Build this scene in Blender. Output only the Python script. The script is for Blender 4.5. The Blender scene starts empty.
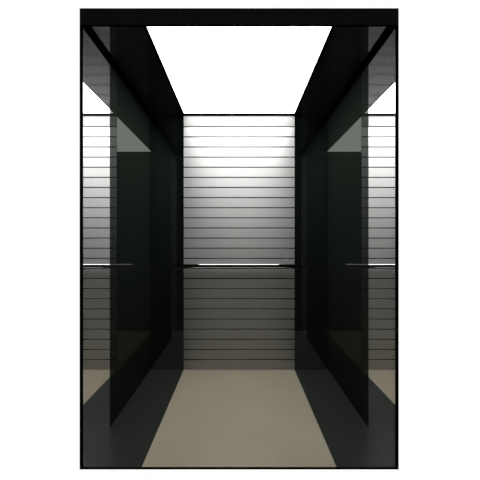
import bpy, bmesh, math
from mathutils import Vector

S = bpy.context.scene
C = S.collection

# ------------------------------------------------------------------ camera
F = 371.9                      # focal length in pixels
CAM_Y, CAM_Z = -3.5, 1.209
cam_d = bpy.data.cameras.new('camera')
cam_d.sensor_width = 36
cam_d.lens = 36 * F / 480
cam_d.shift_x = 0.85 / 480
cam_d.shift_y = 1.3 / 480
cam = bpy.data.objects.new('camera', cam_d)
C.objects.link(cam)
cam.location = (0, CAM_Y, CAM_Z)
cam.rotation_euler = (math.pi / 2, 0, 0)
S.camera = cam

# ------------------------------------------------------------------ world: white studio backdrop behind the car, dark studio in front
W = bpy.data.worlds.new('studio'); S.world = W
W.use_nodes = True
nt = W.node_tree; nt.nodes.clear()
tc = nt.nodes.new('ShaderNodeTexCoord')
sx = nt.nodes.new('ShaderNodeSeparateXYZ')
mr = nt.nodes.new('ShaderNodeMapRange')
mr.inputs['From Min'].default_value = -0.02
mr.inputs['From Max'].default_value = 0.12
mix = nt.nodes.new('ShaderNodeMix'); mix.data_type = 'RGBA'
mix.inputs['A'].default_value = (0.004, 0.0048, 0.0045, 1)
mix.inputs['B'].default_value = (1.0, 1.0, 1.0, 1)
bg = nt.nodes.new('ShaderNodeBackground')
wo = nt.nodes.new('ShaderNodeOutputWorld')
nt.links.new(tc.outputs['Generated'], sx.inputs[0])
nt.links.new(sx.outputs['Y'], mr.inputs['Value'])
nt.links.new(mr.outputs[0], mix.inputs['Factor'])
nt.links.new(mix.outputs['Result'], bg.inputs['Color'])
nt.links.new(bg.outputs[0], wo.inputs[0])

LIGHT = 5.6                    # strength of the ceiling light diffuser

S.view_settings.view_transform = 'Standard'
S.view_settings.look = 'None'
S.view_settings.exposure = 0.0
S.view_settings.gamma = 1.0
S.view_settings.use_curve_mapping = False

# ------------------------------------------------------------------ materials
def new_mat(name):
    m = bpy.data.materials.new(name); m.use_nodes = True
    n = m.node_tree; n.nodes.clear()
    out = n.nodes.new('ShaderNodeOutputMaterial')
    return m, n, out

def layered(name, diff, glossy, rough, bump=None):
    """tinted mirror: a dark body colour under an even polished reflection"""
    m, n, out = new_mat(name)
    d = n.nodes.new('ShaderNodeBsdfDiffuse'); d.inputs['Color'].default_value = (*diff, 1)
    g = n.nodes.new('ShaderNodeBsdfGlossy'); g.inputs['Color'].default_value = (*glossy, 1)
    g.inputs['Roughness'].default_value = rough
    a = n.nodes.new('ShaderNodeAddShader')
    n.links.new(d.outputs[0], a.inputs[0]); n.links.new(g.outputs[0], a.inputs[1])
    n.links.new(a.outputs[0], out.inputs[0])
    return m

def principled(name, col, rough=.5, metal=0, spec=.5, coat=0):
    m, n, out = new_mat(name)
    p = n.nodes.new('ShaderNodeBsdfPrincipled')
    p.inputs['Base Color'].default_value = (*col, 1)
    p.inputs['Roughness'].default_value = rough
    p.inputs['Metallic'].default_value = metal
    p.inputs['Specular IOR Level'].default_value = spec
    p.inputs['Coat Weight'].default_value = coat
    n.links.new(p.outputs[0], out.inputs[0])
    return m, n, p

def speckle(m, n, p, c0, c1, scale, detail=4, stretch=(1, 1, 1)):
    t = n.nodes.new('ShaderNodeTexCoord')
    mp = n.nodes.new('ShaderNodeMapping'); mp.inputs['Scale'].default_value = stretch
    no = n.nodes.new('ShaderNodeTexNoise')
    no.inputs['Scale'].default_value = scale; no.inputs['Detail'].default_value = detail
    cr = n.nodes.new('ShaderNodeValToRGB')
    cr.color_ramp.elements[0].position = .3; cr.color_ramp.elements[0].color = (*c0, 1)
    cr.color_ramp.elements[1].position = .7; cr.color_ramp.elements[1].color = (*c1, 1)
    n.links.new(t.outputs['Object'], mp.inputs[0]); n.links.new(mp.outputs[0], no.inputs['Vector'])
    n.links.new(no.outputs[0], cr.inputs[0]); n.links.new(cr.outputs[0], p.inputs['Base Color'])

M = {}
M['black'] = principled('black_paint', (.004, .0045, .004), .45, spec=.2)[0]
M['gap'] = principled('matte_black', (.0015, .0015, .0015), .9, spec=0)[0]
M['glass'] = layered('black_green_glass', (.0105, .0135, .0108), (.049, .0515, .049), 0.004)
M['dark_mirror'] = layered('dark_mirror', (.0020, .003, .0024), (.50, .52, .505), 0.004)
M['mirror'] = layered('polished_mirror_steel', (.018, .018, .018), (.93, .93, .93), 0.003)
M['ceiling'] = layered('gloss_black_ceiling', (.003, .004, .003), (.24, .245, .24), 0.08)
def brushed(name, c, rough, metal, aniso):
    m, n, p = principled(name, c, rough, metal)
    p.inputs['Anisotropic'].default_value = aniso
    v = n.nodes.new('ShaderNodeCombineXYZ'); v.inputs[2].default_value = 1
    n.links.new(v.outputs[0], p.inputs['Tangent'])
    speckle(m, n, p, [k*.97 for k in c], [k*1.03 for k in c], 30, 3, (.4, 1, 40))
    return m
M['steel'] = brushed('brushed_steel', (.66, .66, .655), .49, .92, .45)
M['shaded_steel'] = brushed('shaded_brushed_steel', (.44, .44, .425), .49, .92, .45)  # same brushed steel, darkened: shade below the handrail is put into the colour
M['header'] = layered('polished_black_steel', (.003, .004, .0035), (.8, .85, .82), .15)
M['chrome'] = principled('polished_chrome', (.5, .5, .5), .07, 1)[0]
m, n, p = principled('beige_stone', (.3, .27, .2), .32, 0, .35)
speckle(m, n, p, (.43, .385, .285), (.47, .425, .32), 2.2, 5)
M['beige'] = m
m, n, p = principled('dark_granite', (.03, .03, .03), .35, 0, .3)
speckle(m, n, p, (.021, .0245, .022), (.037, .0415, .038), 160, 4)
M['granite'] = m
m, n, out = new_mat('light_diffuser')
e = n.nodes.new('ShaderNodeEmission'); e.inputs['Strength'].default_value = LIGHT
e.inputs['Color'].default_value = (1, 1, .985, 1)
n.links.new(e.outputs[0], out.inputs[0]); M['light'] = m
M['shaded_satin'] = principled('shaded_satin_steel', (.42, .42, .415), .6, .5)[0]  # shading along the top of the back wall is put into this grey

# ------------------------------------------------------------------ helpers
def box(bm, x0, x1, y0, y1, z0, z1):
    vs = [bm.verts.new(v) for v in ((x0,y0,z0),(x1,y0,z0),(x1,y1,z0),(x0,y1,z0),(x0,y0,z1),(x1,y0,z1),(x1,y1,z1),(x0,y1,z1))]
    for f in ((3,2,1,0),(4,5,6,7),(0,1,5,4),(1,2,6,5),(2,3,7,6),(3,0,4,7)):
        bm.faces.new([vs[i] for i in f])
    return vs

def obj(name, bm, mat, parent=None, bevel=0, smooth=False):
    bmesh.ops.recalc_face_normals(bm, faces=bm.faces)
    me = bpy.data.meshes.new(name); bm.to_mesh(me); bm.free()
    me.materials.append(M[mat])
    o = bpy.data.objects.new(name, me); C.objects.link(o)
    if parent:
        o.parent = parent
        o.location = -parent.location
    if smooth:
        for pl in me.polygons: pl.use_smooth = True
    if bevel:
        b = o.modifiers.new('bevel', 'BEVEL'); b.width = bevel; b.segments = 2; b.limit_method = 'ANGLE'
    return o

def one(name, mat, *dims, parent=None, bevel=0):
    bm = bmesh.new(); box(bm, *dims); return obj(name, bm, mat, parent, bevel)

def thing(name, label, cat, loc=(0,0,0), group=None):
    o = bpy.data.objects.new(name, None); C.objects.link(o)
    o.location = loc; o.empty_display_size = .1
    return tag(o, label, cat, group)

def tag(o, label, cat, group=None):
    o['label'] = label; o['category'] = cat
    if group: o['group'] = group
    return o

def struct(o):
    o['kind'] = 'structure'; return o

# ------------------------------------------------------------------ dimensions (metres)
HW   = .8376      # half width between side claddings
MW   = .5215       # half width of slatted panel, light and beige floor
Y0   = -1.5085    # front of the car
YS   = -1.091     # seam between front mirror strip and black glass
ZC   = 2.390      # ceiling
ZW   = 2.361      # top of side claddings
ZM   = 2.389      # top of slatted panel
T    = .004       # cladding thickness

# ------------------------------------------------------------------ shell
struct(one('floor', 'black', -HW-.017, HW+.017, Y0+.0015, .03, -.012, -.004))
struct(one('ceiling', 'black', -HW-.017, HW+.017, Y0+.02, .03, ZC+.035, ZC+.05))
struct(one('wall_left', 'black', -HW-.016, -HW-T-.0002, Y0+.02, .03, -.004, ZC+.035))
struct(one('wall_right', 'black', HW+T+.0002, HW+.016, Y0+.02, .03, -.004, ZC+.035))
struct(one('wall_back', 'gap', -HW-T, HW+T, .012, .03, -.004, ZC+.035))

# black shadow-gap trims where the walls meet the ceiling
struct(one('trim_1', 'gap', -HW-T, -HW+.008, Y0+.02, .002, ZW, ZC))
struct(one('trim_2', 'gap', HW-.008, HW+T, Y0+.02, .002, ZW, ZC))
struct(one('trim_3', 'gap', -HW+.008, HW-.008, -.0062, .012, ZC+.001, ZC+.034))

# ------------------------------------------------------------------ floor finishes
tag(one('floor_panel', 'beige', -MW, MW, Y0+.0015, .012, -.004, 0),
    'beige polished stone floor panel running down the middle of the car', 'floor panel')
for s, w in ((-1, 'left'), (1, 'right')):
    a, b = sorted((s*(MW+.0008), s*(HW+T)))
    tag(one('floor_border', 'granite', a, b, Y0+.0015, .012, -.004, 0),
        'dark granite floor strip along the %s wall of the car' % w, 'floor border', 'dark granite floor borders')
tag(one('door_sill', 'black', -HW-.016, HW+.016, Y0-.002, Y0+.001, -.0118, -.0012, bevel=.0005),
    'thin black sill along the front edge of the floor', 'sill')

# ------------------------------------------------------------------ ceiling
for s, w in ((-1, 'left'), (1, 'right')):
    a, b = sorted((s*(MW+.006), s*(HW-.008)))
    tag(one('ceiling_panel', 'ceiling', a, b, Y0+.019, -.0065, ZC, ZC+.034),
        'glossy black ceiling panel on the %s of the light' % w, 'ceiling panel', 'glossy black ceiling panels')
cl = thing('ceiling_light', 'large glowing white rectangular ceiling light filling the middle of the ceiling', 'ceiling light', (0, -.75, ZC))
one('diffuser', 'light', -MW+.005, MW-.005, Y0+.028, -.012, ZC+.020, ZC+.034, parent=cl)
bm = bmesh.new()
for s in (-1, 1):
    a, b = sorted((s*(MW-.005), s*(MW+.0055)))
    box(bm, a, b, Y0+.019, -.0065, ZC, ZC+.03)
box(bm, -MW+.005, MW-.005, Y0+.019, Y0+.027, ZC, ZC+.03)
box(bm, -MW+.005, MW-.005, -.0115, -.0065, ZC, ZC+.03)
obj('light_frame', bm, 'gap', cl)

# ------------------------------------------------------------------ entrance frame
ef = thing('door_frame', 'black painted entrance frame around the open front of the car', 'door frame', (0, Y0, 0))
hd = one('header', 'header', -HW-.0165, HW+.0165, Y0, Y0+.018, 2.3685, 2.457, parent=ef)
hd.data.materials.append(M['gap'])
for pl in hd.data.polygons:                      # polished front, matt underside and back
    pl.material_index = 0 if pl.normal.y < -.5 else 1
for s in (-1, 1):
    bm = bmesh.new()
    a, b = sorted((s*(HW+.0042), s*(HW+.0165)))
    box(bm, a, b, Y0+.004, Y0+.018, .0008, 2.368)
    a, b = sorted((s*(HW-.001), s*(HW+.0165)))
    box(bm, a, b, Y0, Y0+.004, .0008, 2.368)
    obj('jamb', bm, 'black', ef)

# ------------------------------------------------------------------ side claddings
for s, w in ((-1, 'left'), (1, 'right')):
    a, b = sorted((s*HW, s*(HW+T)))
    tag(one('mirror_panel', 'mirror', a, b, Y0+.0045, YS-.004, .0008, ZW-.0005),
        'narrow tall mirror steel strip on the %s wall beside the entrance' % w, 'mirror panel', 'mirror strips beside the entrance')
    a, b = sorted((s*(HW-.0005), s*(HW+T)))
    tag(one('glass_panel', 'glass', a, b, YS+.001, .001, .0008, ZW-.0005),
        'black green glass panel covering most of the %s wall' % w, 'wall panel', 'black glass side panels')
    a, b = sorted((s*(HW-.0003), s*(HW+T)))
    struct(one('trim_%d' % (4 if s < 0 else 5), 'chrome', a, b, YS-.0036, YS+.0006, .0008, ZW-.0005))
# dark mirror panels beside the slatted wall
    a, b = sorted((s*(MW+.002), s*(HW-.0008)))
    tag(one('dark_mirror_panel', 'dark_mirror', a, b, .0012, .008, .0008, ZM-.0005),
        'tall dark mirror panel at the %s of the slatted back wall' % w, 'wall panel', 'dark mirror panels on the back wall')

# ------------------------------------------------------------------ slatted back panel, grooves modelled in the boards' meshes
N = 24
pitch = ZM / 25.07
ZT = N*pitch            # lower edge of the top board, whose shading is in its colour
g, dpt, ch = .0048, .008, .0003
def boards(name, i0, i1, mat, parent=None):
    prof = []
    for i in range(i0, i1):
        z0 = i*pitch + (g if i else .0008); z1 = (i+1)*pitch - g
        prof += [(.004+dpt, z0), (ch, z0), (0, z0+ch), (0, z1-ch), (ch, z1), (.004+dpt, z1)]
    bm = bmesh.new()
    L = [bm.verts.new((-MW, y, z)) for y, z in prof]
    R_ = [bm.verts.new((MW, y, z)) for y, z in prof]
    for i in range(len(prof)-1):
        f = bm.faces.new((L[i], R_[i], R_[i+1], L[i+1]))
        f.material_index = 0 if 1 <= i % 6 <= 3 else 1
    o = obj(name, bm, mat, parent)
    o.data.materials.append(M['gap'])
    return o
sp = thing('slatted_panel', 'brushed steel back wall panel of wide horizontal boards with dark grooves', 'wall panel', (0, 0, 0))
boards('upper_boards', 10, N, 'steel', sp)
boards('lower_boards', 0, 10, 'shaded_steel', sp)['label'] = 'brushed boards below the handrail, shade put into their darker colour'
one('top_board', 'shaded_satin', -MW, MW, 0, .011, ZT+g, ZM, parent=sp)['label'] = 'top board under the ceiling light, shading put into its grey'

# ------------------------------------------------------------------ handrail
ZR, YR, RL = .979, -.078, .69
hr = thing('handrail', 'straight polished chrome handrail fixed across the slatted back wall', 'handrail', (0, 0, ZR))
def tube(bm, p0, p1, r, seg=32, ends=True, round_=.0):
    p0, p1 = Vector(p0), Vector(p1); d = (p1-p0).normalized()
    u = d.orthogonal().normalized(); v = d.cross(u)
    stations = [(0, r-round_)] + ([(round_*.3, r-round_*.3), (round_, r)] if round_ else [])
    Lh = (p1-p0).length
    st = stations + [(Lh-t, rr) for t, rr in reversed(stations)]
    rings = [[bm.verts.new(p0+d*t+(u*math.cos(2*math.pi*k/seg)+v*math.sin(2*math.pi*k/seg))*rr) for k in range(seg)] for t, rr in st]
    for A, B in zip(rings, rings[1:]):
        for k in range(seg):
            bm.faces.new((A[k], A[(k+1)%seg], B[(k+1)%seg], B[k]))
    bm.faces.new(rings[0]); bm.faces.new(list(reversed(rings[-1])))
# flat bar with 45 degree chamfered edges, deeper towards both ends
D2, CH, ZTOP = .007, .0034, .9980
bm = bmesh.new()
rings = []
for x, zb, cb in ((-RL, .9565, .004), (-RL+.008, .9545, .005), (-.49, .9545, .005), (-.40, .9695, .0028),
                  (.40, .9695, .0028), (.49, .9545, .005), (RL-.008, .9545, .005), (RL, .9565, .004)):
    prof = [(-D2+CH*.98, ZTOP), (-D2, ZTOP-CH), (-D2, zb+cb), (-D2+cb*.98, zb), (D2-.002, zb), (D2, zb+.002), (D2, ZTOP-.002), (D2-.002, ZTOP)]
    rings.append([bm.verts.new((x, YR+y, z)) for y, z in prof])
for A, B in zip(rings, rings[1:]):
    for k in range(8):
        bm.faces.new((A[k], A[(k+1)%8], B[(k+1)%8], B[k]))
bm.faces.new(rings[0]); bm.faces.new(rings[-1])
bar = obj('rail', bm, 'chrome', hr)
for s in (-1, 1):
    bm = bmesh.new()
    tube(bm, (s*.60, YR+D2-.001, ZR), (s*.60, -.003, ZR), .007, 20)
    br = obj('bracket', bm, 'chrome', hr, smooth=True)
    bm = bmesh.new(); tube(bm, (s*.60, -.0035, ZR), (s*.60, .0011, ZR), .019, 28, round_=.001)
    ro = obj('wall_rosette', bm, 'chrome', br); ro.location = (0, 0, 0)
for o in list(C.objects):
    if o.name.startswith(('wall_rosette', 'bracket')):
        mod = o.modifiers.new('edge', 'EDGE_SPLIT'); mod.split_angle = math.radians(50)
